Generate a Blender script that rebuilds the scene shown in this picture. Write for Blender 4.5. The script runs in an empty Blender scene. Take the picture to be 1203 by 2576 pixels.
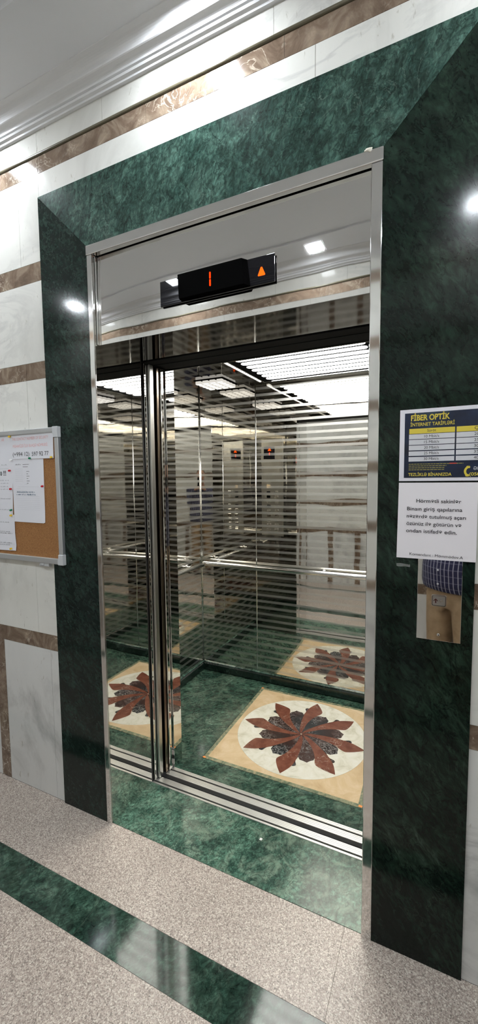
import bpy, bmesh, math, random
from mathutils import Vector, Matrix
random.seed(7)
S = bpy.context.scene
COL = S.collection
PI = math.pi

# ------------------------------------------------------------------ measures
ZC = 3.11            # hall ceiling
WB = -1.72           # opposite wall
FW = 1.155           # width of the door frame
FT = 2.497           # top of the door frame
GL, GR, GT = -0.268, 1.42, 2.762   # green surround
LH = 2.105           # lintel height
XA, XB = 0.028, 1.124              # reveal panels
CX0, CX1, CY0, CY1, CZ = -0.39, 1.59, 0.49, 1.515, 2.236   # elevator car inside
HX0, HX1 = -3.0, 3.2               # hall ends


# ------------------------------------------------------------------ materials
class NT:
    def __init__(self, name):
        self.m = bpy.data.materials.new(name)
        self.m.use_nodes = True
        self.t = self.m.node_tree
        self.t.nodes.clear()
        self.out = self.n('ShaderNodeOutputMaterial')
        self.p = self.n('ShaderNodeBsdfPrincipled')
        self.l(self.p.outputs[0], self.out.inputs[0])

    def n(self, ty, **kw):
        nd = self.t.nodes.new(ty)
        for k, v in kw.items():
            setattr(nd, k, v)
        return nd

    def l(self, a, b):
        self.t.links.new(a, b)

    def pos(self, rot=(0, 0, 0), scale=(1, 1, 1), loc=(0, 0, 0)):
        g = self.n('ShaderNodeNewGeometry')
        mp = self.n('ShaderNodeMapping')
        mp.inputs['Rotation'].default_value = rot
        mp.inputs['Scale'].default_value = scale
        mp.inputs['Location'].default_value = loc
        self.l(g.outputs['Position'], mp.inputs[0])
        return mp.outputs[0]

    def noise(self, vec, scale, detail=6, rough=.6, dist=0.):
        nd = self.n('ShaderNodeTexNoise')
        nd.inputs['Scale'].default_value = scale
        nd.inputs['Detail'].default_value = detail
        nd.inputs['Roughness'].default_value = rough
        nd.inputs['Distortion'].default_value = dist
        self.l(vec, nd.inputs['Vector'])
        return nd.outputs['Fac']

    def ramp(self, fac, stops, interp='LINEAR'):
        r = self.n('ShaderNodeValToRGB')
        cr = r.color_ramp
        cr.interpolation = interp
        while len(cr.elements) < len(stops):
            cr.elements.new(.5)
        for e, (p, c) in zip(cr.elements, stops):
            e.position = p
            e.color = (c[0], c[1], c[2], 1) if not isinstance(c, (int, float)) else (c, c, c, 1)
        self.l(fac, r.inputs[0])
        return r.outputs[0]

    def math(self, op, a, b=None):
        nd = self.n('ShaderNodeMath', operation=op)
        for i, v in enumerate((a, b)):
            if v is None:
                continue
            if isinstance(v, (int, float)):
                nd.inputs[i].default_value = v
            else:
                self.l(v, nd.inputs[i])
        return nd.outputs[0]

    def mix(self, fac, a, b, blend='MIX'):
        nd = self.n('ShaderNodeMix', data_type='RGBA', blend_type=blend)
        for idx, v in ((0, fac), (6, a), (7, b)):
            if isinstance(v, (int, float)):
                nd.inputs[idx].default_value = v
            elif isinstance(v, tuple):
                nd.inputs[idx].default_value = (*v, 1)
            else:
                self.l(v, nd.inputs[idx])
        return nd.outputs[2]

    def bump(self, h, strength=.2, dist=.01):
        b = self.n('ShaderNodeBump')
        b.inputs['Strength'].default_value = strength
        b.inputs['Distance'].default_value = dist
        self.l(h, b.inputs['Height'])
        self.l(b.outputs[0], self.p.inputs['Normal'])

    def set(self, **kw):
        for k, v in kw.items():
            k = {'base': 'Base Color', 'rough': 'Roughness', 'metal': 'Metallic', 'spec': 'Specular IOR Level', 'ior': 'IOR',
                 'emit': 'Emission Color', 'es': 'Emission Strength', 'trans': 'Transmission Weight', 'coat': 'Coat Weight'}[k]
            s = self.p.inputs[k]
            if isinstance(v, tuple):
                s.default_value = (*v, 1)
            elif isinstance(v, (int, float)):
                s.default_value = v
            else:
                self.l(v, s)
        return self.m


def plain(name, col, rough=.5, metal=0., **kw):
    return NT(name).set(base=col, rough=rough, metal=metal, **kw)


def emission(name, col, strength):
    m = NT(name)
    e = m.n('ShaderNodeEmission')
    e.inputs[0].default_value = (*col, 1)
    e.inputs[1].default_value = strength
    m.l(e.outputs[0], m.out.inputs[0])
    return m.m


def green_marble(name, k=1., tilt=.5, off=(0, 0, 0), rough=.1, vein=1., sc=1., speck=.6, spec=.35, pale=0., flat=False, aniso=.85, hb=1.):
    """Dark green serpentine: clouds, slanted streaks, dark cracks, pale veins and flecks. flat: a slab that lies on the floor."""
    m = NT(name)
    v = m.pos(loc=off)
    rot = (0, 0, tilt) if flat else (0, tilt, 0)

    def streaky(f, o=0.):
        f = 1 - (1 - f) * aniso
        r1 = m.n('ShaderNodeMapping')
        r1.inputs['Location'].default_value = (o, o, o)
        r1.inputs['Rotation'].default_value = rot
        m.l(v, r1.inputs[0])
        r2 = m.n('ShaderNodeMapping')
        r2.inputs['Scale'].default_value = (1, f, 1) if flat else (1, 1, f)
        m.l(r1.outputs[0], r2.inputs[0])
        return r2.outputs[0]

    a = m.noise(streaky(.6), 5 * sc, 12, .7, 1.2)
    base = m.ramp(a, [(.28, (.0045 * k, .011 * k, .009 * k)), (.46, (.0115 * k, .0262 * k, .0205 * k)), (.6, (.025 * k, .0495 * k, .039 * k)),
                      (.78, (.066 * k, .1 * k, .083 * k))])
    b = m.noise(streaky(.22), 60 * sc, 8, .66, .8)
    st = m.ramp(b, [(.36, .3), (.5, 1.), (.66, 2.4)])
    c = m.mix(.75, base, st, 'MULTIPLY')
    if pale:
        pc = m.ramp(m.noise(v, 7 * sc, 9, .66, 1.4), [(.48, 0.), (.7, 1.)])
        c = m.mix(m.math('MULTIPLY', pc, pale), c, (.2, .27, .22))
    w = m.noise(streaky(.4, 2.), 8 * sc, 6, .6, 1.8)
    lines = m.ramp(m.math('ABSOLUTE', m.math('SUBTRACT', w, .5)), [(0., 1.), (.012, 0.)])
    gate = m.ramp(m.noise(v, 2.5, 3), [(.5, 0.), (.68, 1.)])
    c = m.mix(m.math('MULTIPLY', m.math('MULTIPLY', lines, gate), .4 * vein), c, (.16 * k, .22 * k, .18 * k))
    w2 = m.noise(streaky(.3, 5.), 14 * sc, 7, .62, 1.3)
    dk = m.ramp(m.math('ABSOLUTE', m.math('SUBTRACT', w2, .5)), [(0., 1.), (.022, 0.)])
    c = m.mix(m.math('MULTIPLY', dk, speck), c, (.003 * k, .007 * k, .006 * k))
    fl = m.ramp(m.noise(v, 38, 5, .65, 1.2), [(.66, 0.), (.76, 1.)])
    c = m.mix(m.math('MULTIPLY', fl, .35), c, (.11 * k, .16 * k, .13 * k))
    if hb != 1.:
        c = m.mix(1., c, (1., 1., hb), 'MULTIPLY')
    return m.set(base=c, rough=rough, ior=1.5, spec=spec)


def white_marble(name, col=(.69, .68, .635), cloud=.25, rough=.12):
    m = NT(name)
    v = m.pos(scale=(1, 1, .7))
    a = m.noise(v, 2.6, 8, .6, .8)
    base = m.ramp(a, [(.3, tuple(x * (1 - cloud * .9) for x in col)), (.5, col), (.72, tuple(min(1, x * 1.07) for x in col))])
    vf = m.pos(scale=(1.6, 1.6, .55), rot=(0, .25, 0))
    fl = m.ramp(m.noise(vf, 30, 5, .64, .5), [(.635, 0.), (.71, 1.)])
    c = m.mix(m.math('MULTIPLY', fl, .6), base, (.3, .27, .21))
    w = m.noise(m.pos(rot=(0, .5, 0), scale=(.6, 1, 1.6)), 2.1, 7, .6, 1.8)
    ln = m.ramp(m.math('ABSOLUTE', m.math('SUBTRACT', w, .5)), [(0., 1.), (.05, 0.)])
    gate = m.ramp(m.noise(v, 1.3, 2), [(.52, 0.), (.68, 1.)])
    c = m.mix(m.math('MULTIPLY', m.math('MULTIPLY', ln, gate), cloud * 1.6), c, (.36, .36, .36))
    return m.set(base=c, rough=rough, ior=1.5)


def brown_marble(name='emperador_marble'):
    m = NT(name)
    v = m.pos()
    a = m.noise(v, 9, 9, .65, 1.2)
    c = m.ramp(a, [(.3, (.085, .056, .038)), (.48, (.17, .12, .085)), (.62, (.27, .205, .15)), (.75, (.4, .325, .25))])
    w = m.noise(v, 10, 4, .5, 2.2)
    ln = m.ramp(m.math('ABSOLUTE', m.math('SUBTRACT', w, .5)), [(0., 1.), (.02, 0.)])
    gate = m.ramp(m.noise(v, 4, 2), [(.45, 0.), (.6, 1.)])
    c = m.mix(m.math('MULTIPLY', m.math('MULTIPLY', ln, gate), .8), c, (.62, .54, .44))
    return m.set(base=c, rough=.12, ior=1.5)


def granite():
    m = NT('pink_grey_granite')
    v = m.pos()
    nn = m.n('ShaderNodeTexNoise')
    nn.inputs['Scale'].default_value = 240
    nn.inputs['Detail'].default_value = 2
    m.l(v, nn.inputs['Vector'])
    mx_ = m.n('ShaderNodeMix', data_type='VECTOR')
    mx_.inputs[0].default_value = .006
    m.l(v, mx_.inputs[4])
    m.l(nn.outputs['Color'], mx_.inputs[5])
    cols = []
    for sc, w in ((300, 0), (520, 1)):
        vo = m.n('ShaderNodeTexVoronoi')
        vo.inputs['Scale'].default_value = sc
        m.l(mx_.outputs[1], vo.inputs['Vector'])
        sep = m.n('ShaderNodeSeparateColor')
        m.l(vo.outputs['Color'], sep.inputs[0])
        cols.append(sep.outputs[0])
    c1 = m.ramp(cols[0], [(0., (.16, .132, .115)), (.14, (.245, .2, .172)), (.45, (.345, .285, .243)), (.72, (.41, .345, .295)), (.93, (.53, .475, .41))])
    c2 = m.ramp(cols[1], [(0., .72), (.5, 1.), (1., 1.25)])
    big = m.ramp(m.noise(v, 1.6, 3), [(.35, .86), (.65, .98)])
    c = m.mix(1., m.mix(1., c1, c2, 'MULTIPLY'), big, 'MULTIPLY')
    return m.set(base=c, rough=.34, ior=1.45)


def steel(name, col=(.74, .73, .71), rough=.05, wave=.0, wscale=3.):
    m = NT(name)
    m.set(base=col, metal=1., rough=rough)
    if wave:
        m.bump(m.noise(m.pos(), wscale, 2, .5), 1., wave)
    return m.m


def striped_mirror(name, k=1.):
    """Polished steel sheet with horizontal etched bands that haze the reflection."""
    m = NT(name)
    g = m.n('ShaderNodeNewGeometry')
    sx = m.n('ShaderNodeSeparateXYZ')
    m.l(g.outputs['Position'], sx.inputs[0])
    fr = m.math('FRACT', m.math('DIVIDE', m.math('SUBTRACT', sx.outputs[2], 1.867 - .009 - .0478 * 60), .0478))
    band = m.math('LESS_THAN', fr, .38)
    m.set(base=(.68 * k, .655 * k, .6 * k), metal=1., rough=.02)
    m.bump(m.noise(m.pos(scale=(1, 1, 2.2)), 2.6, 1.5, .5), 1., .0009)
    h = m.n('ShaderNodeBsdfPrincipled')
    h.inputs['Base Color'].default_value = (.74 * k, .735 * k, .71 * k, 1)
    h.inputs['Metallic'].default_value = .9
    h.inputs['Roughness'].default_value = .46
    mx_ = m.n('ShaderNodeMixShader')
    m.l(m.math('MULTIPLY', band, .32), mx_.inputs[0])
    m.l(m.p.outputs[0], mx_.inputs[1])
    m.l(h.outputs[0], mx_.inputs[2])
    m.l(mx_.outputs[0], m.out.inputs[0])
    return m.m


M = {}
M['green'] = green_marble('green_marble', .42, hb=.88, tilt=.55, rough=.12, spec=.22, aniso=.75, speck=.75)
M['green_left'] = green_marble('green_marble_left', .5, .7, (3, 1, 2), .1, spec=.28, aniso=.5, sc=1.3, speck=.75)
M['green_head'] = green_marble('green_marble_head', 1.65, -.4, (7, 2, 5), .17, sc=1.0, aniso=.45, speck=.8)  # partly its own lighter stone; lamp and ceiling sheen put into the colour too
M['green_floor'] = green_marble('green_marble_floor', 1.2, .6, (1, 9, 4), .08, flat=True, aniso=.4, hb=.9, pale=.12)
M['green_threshold'] = green_marble('green_marble_threshold', 2.9, .4, (4, 9, 1), .16, 1.4, pale=.8, flat=True, aniso=.4, hb=.9, sc=1.4, speck=.75)
M['green_car'] = green_marble('green_marble_car', 2.2, 1.0, (2, 5, 8), .1, 1.4, pale=.45, flat=True, aniso=.6, hb=.9, speck=.8)
M['green_dark'] = green_marble('green_marble_skirting', .6, .5, (2, 5, 1), .1, spec=.8)
M['lit_chamfer'] = green_marble('green_marble_lit_chamfer', 3., .5, (2, 5, 1), .1, spec=.8, pale=.8)  # pale tone puts the skirting chamfer's highlight into the colour
M['white'] = white_marble('white_marble')
M['white_low'] = white_marble('clouded_white_marble', (.64, .64, .62), .55, .14)
M['brown'] = brown_marble()
M['granite'] = granite()
M['grout'] = plain('grout', (.3, .27, .22), .8)
M['bead'] = plain('olive_bead', (.11, .095, .06), .3)
M['plaster'] = plain('gloss_paint', (.8, .8, .81), .22)
M['ceil'] = plain('ceiling_paint', (.83, .84, .87), .5)
M['steel'] = steel('polished_steel', rough=.05)
M['steel_mirror'] = steel('mirror_steel', (.72, .71, .69), .02, .0012, 2.)
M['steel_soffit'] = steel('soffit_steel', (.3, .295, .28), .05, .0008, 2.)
M['steel_brushed'] = steel('brushed_steel', (.55, .55, .53), .28)
M['steel_trim'] = steel('trim_steel', (.78, .775, .76), .07)
M['chrome'] = steel('chrome_tube', (.68, .68, .67), .16)
M['car_mirror'] = striped_mirror('striped_mirror_steel')
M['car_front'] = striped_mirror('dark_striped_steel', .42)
M['car_ceiling'] = steel('dark_mirror_steel', (.2, .195, .185), .03, .001, 3.)
M['tray'] = plain('dark_tray', (.012, .012, .012), .9, spec=0.)
M['alu'] = NT('ribbed_aluminium').set(base=(.8, .8, .78), metal=1., rough=.34)
M['black'] = plain('black_enamel', (.006, .006, .006), .7, spec=.12)
M['gap'] = plain('gap_black', (.008, .007, .006), .6)
M['brown_edge'] = steel('dark_bronze_edge', (.25, .2, .16), .2)
M['gloss_black'] = plain('gloss_black_acrylic', (.005, .005, .007), .02, spec=.3)
M['matt_black'] = plain('matt_black_acrylic', (.003, .003, .003), .7, spec=0.)
M['red_led'] = emission('red_led', (1., .03, .002), 1.5)
M['amber_led'] = emission('amber_led', (1., .09, .005), 1.4)
M['lamp'] = emission('downlight_diffuser', (.88, .94, 1.), 170.)
M['tube'] = emission('light_tube', (1., .985, .93), 12.)
M['crystal'] = emission('lit_glass_block', (1., .97, .9), .8)
M['crystal_side'] = emission('lit_glass_side', (1., .95, .86), .4)
M['led_strip'] = emission('led_strip', (1., .98, .92), 1.2)
M['lamp_rim'] = plain('white_lamp_rim', (.8, .8, .8), .35)
M['paper'] = plain('white_paper', (.72, .72, .76), .6)
M['poster_white'] = plain('white_card', (.76, .74, .79), .35)
M['letter_paper'] = plain('off_white_paper', (.8, .765, .79), .55)
M['ink'] = plain('black_ink', (.02, .02, .022), .6)
M['grey_ink'] = plain('grey_ink', (.3, .3, .33), .6)
M['pale_ink'] = plain('pale_grey_ink', (.55, .55, .58), .6)
M['pale_red_ink'] = plain('faded_red_ink', (.72, .36, .36), .6)
M['blue_ink'] = plain('blue_green_pen_ink', (.05, .12, .2), .6)
M['navy'] = None
m = NT('navy_print')
M['navy'] = m.set(base=m.ramp(m.noise(m.pos(), 9, 4, .6, 1.), [(.35, (.003, .006, .018)), (.58, (.007, .016, .045)), (.75, (.04, .075, .09))]), rough=.3)
M['yellow_print'] = plain('yellow_print', (.66, .53, .06), .35)
M['gold_print'] = plain('dull_yellow_print', (.26, .23, .06), .4)
M['red_print'] = plain('red_print', (.6, .05, .03), .4)
M['white_print'] = plain('white_print', (.62, .62, .65), .35)
m = NT('cork')
cf = m.noise(m.pos(), 330, 3, .7)
M['cork'] = m.set(base=m.ramp(cf, [(.3, (.15, .06, .017)), (.5, (.28, .125, .037)), (.7, (.4, .2, .075))]), rough=.8)
M['board_alu'] = NT('satin_aluminium').set(base=(.62, .63, .64), metal=.85, rough=.38)
M['grey_plastic'] = plain('grey_plastic', (.5, .51, .52), .4)
M['dark_plastic'] = plain('dark_grey_plastic', (.12, .13, .12), .5)
for nme, c in dict(pin_red=(.5, .012, .02), pin_yellow=(.75, .5, .03), pin_green=(.01, .17, .08), pin_white=(.8, .8, .8)).items():
    M[nme] = plain(nme, c, .25)
M['orange'] = plain('orange_tape', (.75, .25, .05), .5)
m = NT('beige_stone')
M['beige'] = m.set(base=m.ramp(m.noise(m.pos(), 7, 8, .65, 1.), [(.3, (.5, .36, .2)), (.5, (.6, .45, .27)), (.7, (.68, .54, .36))]), rough=.16)
m = NT('cream_stone')
M['cream'] = m.set(base=m.ramp(m.noise(m.pos(), 12, 8, .65, .8), [(.3, (.5, .48, .36)), (.5, (.68, .66, .56)), (.7, (.74, .73, .66))]), rough=.16)
m = NT('rust_red_stone')
rv = m.pos()
rb = m.ramp(m.noise(rv, 20, 6), [(.35, (.13, .04, .025)), (.65, (.21, .075, .045))])
rl = m.ramp(m.math('ABSOLUTE', m.math('SUBTRACT', m.noise(rv, 16, 3, .5, 2.), .5)), [(0., 1.), (.013, 0.)])
rg = m.ramp(m.noise(rv, 7, 2), [(.5, 0.), (.65, 1.)])
M['rust'] = m.set(base=m.mix(m.math('MULTIPLY', m.math('MULTIPLY', rl, rg), .8), rb, (.6, .5, .4)), rough=.16)
m = NT('black_veined_stone')
rv = m.pos()
rl = m.ramp(m.math('ABSOLUTE', m.math('SUBTRACT', m.noise(rv, 22, 4, .6, 2.5), .5)), [(0., 1.), (.035, 0.)])
rg = m.ramp(m.noise(rv, 6, 2), [(.42, 0.), (.6, 1.)])
rb = m.ramp(m.noise(rv, 5, 2), [(.4, (.02, .022, .024)), (.6, (.045, .02, .016))])
M['black_stone'] = m.set(base=m.mix(m.math('MULTIPLY', m.math('MULTIPLY', rl, rg), .6), rb, (.5, .5, .48)), rough=.16)
m = NT('grey_green_border_stone')
M['border_stone'] = m.set(base=m.ramp(m.noise(m.pos(), 30, 8, .7, 1.), [(.3, (.05, .09, .06)), (.5, (.2, .22, .14)), (.7, (.42, .36, .22))]), rough=.16)
M['skin'] = plain('skin', (.5, .29, .2), .5)
M['hair'] = plain('dark_hair', (.015, .011, .009), .6)
m = NT('navy_checked_cotton')
g = m.n('ShaderNodeNewGeometry')
sp = m.n('ShaderNodeSeparateXYZ')
m.l(g.outputs['Position'], sp.inputs[0])
along = m.math('ADD', m.math('MULTIPLY', sp.outputs[0], .82), m.math('MULTIPLY', sp.outputs[1], .57))
wv = m.math('LESS_THAN', m.math('FRACT', m.math('MULTIPLY', along, 42)), .13)
wh = m.math('LESS_THAN', m.math('FRACT', m.math('MULTIPLY', sp.outputs[2], 26)), .1)
cc = m.mix(m.math('MULTIPLY', wh, .35), (.011, .011, .045), (.3, .3, .4))
M['shirt'] = m.set(base=m.mix(m.math('MULTIPLY', wv, .75), cc, (.6, .6, .68)), rough=.85)
m = NT('khaki_twill')
M['khaki'] = m.set(base=m.ramp(m.noise(m.pos(), 14, 5), [(.3, (.25, .165, .09)), (.7, (.37, .26, .155))]), rough=.85)
M['shoe'] = plain('brown_leather', (.06, .03, .018), .4)


# ------------------------------------------------------------------ helpers
def tag(o, label=None, cat=None, group=None, kind=None):
    if label:
        o['label'] = label
    if cat:
        o['category'] = cat
    if group:
        o['group'] = group
    if kind:
        o['kind'] = kind
    return o


def thing(name, label, cat, loc=(0, 0, 0), group=None):
    o = bpy.data.objects.new(name, None)
    o.empty_display_size = .05
    o.location = loc
    COL.objects.link(o)
    return tag(o, label, cat, group)


def root_loc(o):
    v = Vector((0, 0, 0))
    while o:
        v += Vector(o.location)
        o = o.parent
    return v


def ob(name, bm, mats, parent=None, smooth=False, bevel=0., label=None, cat=None, group=None, kind=None, seg=2):
    """Link one mesh object; its shape is given in world measures."""
    if isinstance(bm, bpy.types.Mesh):
        me = bm
    else:
        bmesh.ops.recalc_face_normals(bm, faces=bm.faces)
        me = bpy.data.meshes.new(name)
        bm.to_mesh(me)
        bm.free()
    if parent is not None:
        me.transform(Matrix.Translation(-root_loc(parent)))
    for x in (mats if isinstance(mats, (list, tuple)) else [mats]):
        me.materials.append(x)
    if smooth:
        for p in me.polygons:
            p.use_smooth = True
    o = bpy.data.objects.new(name, me)
    COL.objects.link(o)
    o.parent = parent
    if bevel:
        b = o.modifiers.new('bevel', 'BEVEL')
        b.width = bevel
        b.segments = seg
        b.limit_method = 'ANGLE'
    return tag(o, label, cat, group, kind)


def bx(bm, x0, x1, y0, y1, z0, z1, mi=0):
    vs = [bm.verts.new((x, y, z)) for x in (x0, x1) for y in (y0, y1) for z in (z0, z1)]
    for f in ((0, 1, 3, 2), (4, 6, 7, 5), (0, 4, 5, 1), (2, 3, 7, 6), (0, 2, 6, 4), (1, 5, 7, 3)):
        bm.faces.new([vs[i] for i in f]).material_index = mi
    return vs


def box(*a):
    bm = bmesh.new()
    bx(bm, *a)
    return bm


def prism_y(bm, pts, y0, y1, mi=0):
    """Outline (x, z) pulled from y0 to y1."""
    a = [bm.verts.new((x, y0, z)) for x, z in pts]
    b = [bm.verts.new((x, y1, z)) for x, z in pts]
    n = len(pts)
    bm.faces.new(a).material_index = mi
    bm.faces.new(b[::-1]).material_index = mi
    for i in range(n):
        bm.faces.new((a[i], b[i], b[(i + 1) % n], a[(i + 1) % n])).material_index = mi


def prism_z(bm, pts, z0, z1, mi=0):
    a = [bm.verts.new((x, y, z0)) for x, y in pts]
    b = [bm.verts.new((x, y, z1)) for x, y in pts]
    n = len(pts)
    bm.faces.new(a[::-1]).material_index = mi
    bm.faces.new(b).material_index = mi
    for i in range(n):
        bm.faces.new((a[i], a[(i + 1) % n], b[(i + 1) % n], b[i])).material_index = mi


def prism_x(bm, pts, x0, x1, mi=0):
    a = [bm.verts.new((x0, y, z)) for y, z in pts]
    b = [bm.verts.new((x1, y, z)) for y, z in pts]
    n = len(pts)
    bm.faces.new(a).material_index = mi
    bm.faces.new(b[::-1]).material_index = mi
    for i in range(n):
        bm.faces.new((a[i], b[i], b[(i + 1) % n], a[(i + 1) % n])).material_index = mi


def tube(bm, p0, p1, r, n=16, r1=None):
    p0, p1 = Vector(p0), Vector(p1)
    r1 = r if r1 is None else r1
    d = (p1 - p0).normalized()
    u = d.orthogonal().normalized()
    v = d.cross(u)
    A = [bm.verts.new(p0 + (u * math.cos(2 * PI * i / n) + v * math.sin(2 * PI * i / n)) * r) for i in range(n)]
    B = [bm.verts.new(p1 + (u * math.cos(2 * PI * i / n) + v * math.sin(2 * PI * i / n)) * r1) for i in range(n)]
    for i in range(n):
        bm.faces.new((A[i], A[(i + 1) % n], B[(i + 1) % n], B[i]))
    bm.faces.new(A[::-1])
    bm.faces.new(B)


def rounded(x0, x1, z0, z1, r, n=5):
    pts = []
    for cx, cz, a0 in ((x1 - r, z1 - r, 0), (x0 + r, z1 - r, 90), (x0 + r, z0 + r, 180), (x1 - r, z0 + r, 270)):
        for i in range(n + 1):
            a = math.radians(a0 + 90 * i / n)
            pts.append((cx + r * math.cos(a), cz + r * math.sin(a)))
    return pts


_cap = [None]


def text_mesh(body, bold=0.):
    c = bpy.data.curves.new('lettering', 'FONT')
    c.body = body
    c.offset = bold
    o = bpy.data.objects.new('lettering', c)
    COL.objects.link(o)
    me = bpy.data.meshes.new_from_object(o.evaluated_get(bpy.context.evaluated_depsgraph_get()))
    bpy.data.objects.remove(o)
    bpy.data.curves.remove(c)
    return me


def add_text(bm, body, x0, x1, z0, h, y, bold=0., dz=0.):
    """Lettering with its base line at z0 and capitals h high, squeezed to run from x0 to x1; dz tilts the line."""
    if _cap[0] is None:
        t = text_mesh('H')
        _cap[0] = max(v.co.y for v in t.vertices)
    me = text_mesh(body, bold)
    xs = [v.co.x for v in me.vertices]
    a, b = min(xs), max(xs)
    sx = (x1 - x0) / max(b - a, 1e-6)
    sz = h / _cap[0]
    off = len(bm.verts)
    vs = [bm.verts.new((x0 + (v.co.x - a) * sx, y, z0 + v.co.y * sz + dz * (v.co.x - a) * sx)) for v in me.vertices]
    for p in me.polygons:
        try:
            bm.faces.new([vs[i] for i in p.vertices])
        except ValueError:
            pass
    bpy.data.meshes.remove(me)


def add_rule(bm, x0, x1, z, h, y):
    bm.faces.new([bm.verts.new(q) for q in ((x0, y, z), (x1, y, z), (x1, y, z + h), (x0, y, z + h))])


def add_scribble(bm, x0, x1, z, h, y, n, seed):
    """A run of small pen strokes, too small to read."""
    rnd = random.Random(seed)
    x = x0
    while x < x1:
        w = rnd.uniform(.5, 1.2) * (x1 - x0) / n
        if rnd.random() > .14:
            hh = h * rnd.uniform(.45, 1.)
            t = h * .16
            for (a, b, c, d) in ((x, z, x + w * .35, z + hh), (x + w * .35, z + hh, x + w * .7, z)):
                bm.faces.new([bm.verts.new(q) for q in ((a, y, b), (a + t, y, b), (c + t, y, d), (c, y, d))])
        x += w * .8


# ------------------------------------------------------------------ setting: floor
bm = bmesh.new()
g = .0006
ys = [(WB, -1.465), (-1.465, -1.37), (-1.37, -.422), (-.422, -.283), (-.283, 0.)]
for i, (a, b) in enumerate(ys):
    strip = i in (1, 3)
    cuts = [HX0, -1.6, -.72, .233, 1.07, 2.1, HX1] if strip else ([HX0, -.85, 1.065, HX1] if i == 4 else [HX0, -1.2, .03, 1.5, HX1])
    for u, v in zip(cuts[:-1], cuts[1:]):
        bx(bm, u + g, v - g, a + g, b - g, -.03, 0, 1 if strip else 0)
bx(bm, HX0, HX1, WB, 0, -.05, -.0015, 2)
ob('floor', bm, [M['granite'], M['green_floor'], M['grout']], kind='structure')
ob('floor_threshold', box(XA, XB, 0.001, .281, -.03, 0.0005), M['green_threshold'], kind='structure')

# ------------------------------------------------------------------ setting: walls
BANDS = [(.745, .82), (1.165, 1.24), (1.585, 1.66), (2.005, 2.08), (2.425, 2.505), (2.862, 2.931)]


def wall_tiles(bm, x0, x1, yf, yb, flip, low, joints, skip=None):
    """Tiles of one wall between x0 and x1; the face is at yf, the back at yb. Material 0 white, 1 brown, 2 grout, 3 clouded white."""
    j = .0007

    def cell(a, b, z0, z1, mi):
        a, b = max(a, x0), min(b, x1)
        if b - a > .004:
            bx(bm, a + j, b - j, min(yf, yb), max(yf, yb), z0 + j, z1 - j, mi)

    for (a, b, mi) in low:
        cell(a, b, 0, .745, mi)
    zs = BANDS
    for k, (z0, z1) in enumerate(zs):
        bj = [x + .19 * (k % 3) for x in joints] + [99]
        prev = -99
        for x in bj:
            cell(prev, x, z0, z1, 1)
            prev = x
        top = zs[k + 1][0] if k + 1 < len(zs) else ZC
        if k + 1 == len(zs):
            z1 = z1 + .013
        prev = -99
        for x in [x - .27 * (k % 2) for x in joints] + [99]:
            cell(prev, x, z1, top, 0)
            prev = x


def lower_zone(start, n, first):
    out = []
    x = start
    for i in range(n):
        out.append((x, x + .318, 3))
        out.append((x + .318, x + .318 + .07, 1))
        x += .388
    return out


JT = [-2.6, -2.05, -1.5, -.95, -.40, .31, .85, 1.40, 1.95, 2.5, 3.05]
bm = bmesh.new()
low = [(-.66, -.325, 3), (-.325, GL, 3), (-.73, -.66, 1)]
x = -.73
while x > HX0:
    low += [(x - .318, x, 3), (x - .388, x - .318, 1)]
    x -= .388
wall_tiles(bm, HX0, GL, 0, .03, 1, low, JT)
wall_tiles(bm, GR, HX1, 0, .03, 1, [(GR, 1.75, 3), (1.75, 1.82, 1), (1.82, 2.14, 3), (2.14, 2.21, 1), (2.21, 2.6, 3), (2.6, HX1, 3)], JT)
# over the green surround: white band, brown band, white band
for a, b in ((GL, .95), (.95, GR)):
    bx(bm, a + .0007, b - .0007, 0, .03, GT + .001, 2.861, 0)
for a, b in ((GL, .31), (.31, .85), (.85, GR)):
    bx(bm, a + .0007, b - .0007, 0, .03, 2.8625, 2.930, 1)
for a, b in ((GL, .10), (.10, .815), (.815, GR)):
    bx(bm, a + .0007, b - .0007, 0, .03, 2.9445, ZC, 0)
# grout backing, around the opening
bx(bm, HX0, GL + .002, .0015, .05, 0, ZC, 2)
bx(bm, GR - .002, HX1, .0015, .05, 0, ZC, 2)
bx(bm, GL, GR, .0015, .05, GT - .002, ZC, 2)
bx(bm, GL, XA - .001, .012, .05, 0, GT, 2)
bx(bm, XB + .001, GR, .012, .05, 0, GT, 2)
bx(bm, XA - .001, XB + .001, .03, .05, FT - .01, GT, 2)
ob('wall_front', bm, [M['white'], M['brown'], M['grout'], M['white_low']], kind='structure')
bm = bmesh.new()
tube(bm, (HX0, .0, 2.9375), (HX1, .0, 2.9375), .0068, 10)
ob('trim_1', bm, M['bead'], smooth=True, kind='structure')

bm = bmesh.new()
low = []
x = -.146 + .066 - .388 * 8
for i in range(18):
    low += [(x, x + .313, 3), (x + .313, x + .388, 1)]
    x += .388
wall_tiles(bm, HX0, HX1, WB, WB - .03, 0, low, [q + .12 for q in JT])
bx(bm, HX0, HX1, WB - .05, WB - .0015, 0, ZC, 2)
ob('wall_back', bm, [M['white'], M['brown'], M['grout'], M['white_low']], kind='structure')
bm = bmesh.new()
tube(bm, (HX0, WB, 2.9375), (HX1, WB, 2.9375), .0068, 10)
ob('trim_2', bm, M['bead'], smooth=True, kind='structure')


def end_wall(name, x0, x1):
    bm = bmesh.new()
    z = 0.
    for a, b in BANDS:
        bx(bm, x0, x1, WB, 0, z + .0007, a - .0007, 0)
        bx(bm, x0, x1, WB, 0, a, b, 1)
        z = b
    bx(bm, x0, x1, WB, 0, z, ZC, 0)
    ob(name, bm, [M['white'], M['brown']], kind='structure')


end_wall('wall_left', HX0 - .05, HX0)
end_wall('wall_right', HX1, HX1 + .05)

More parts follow.
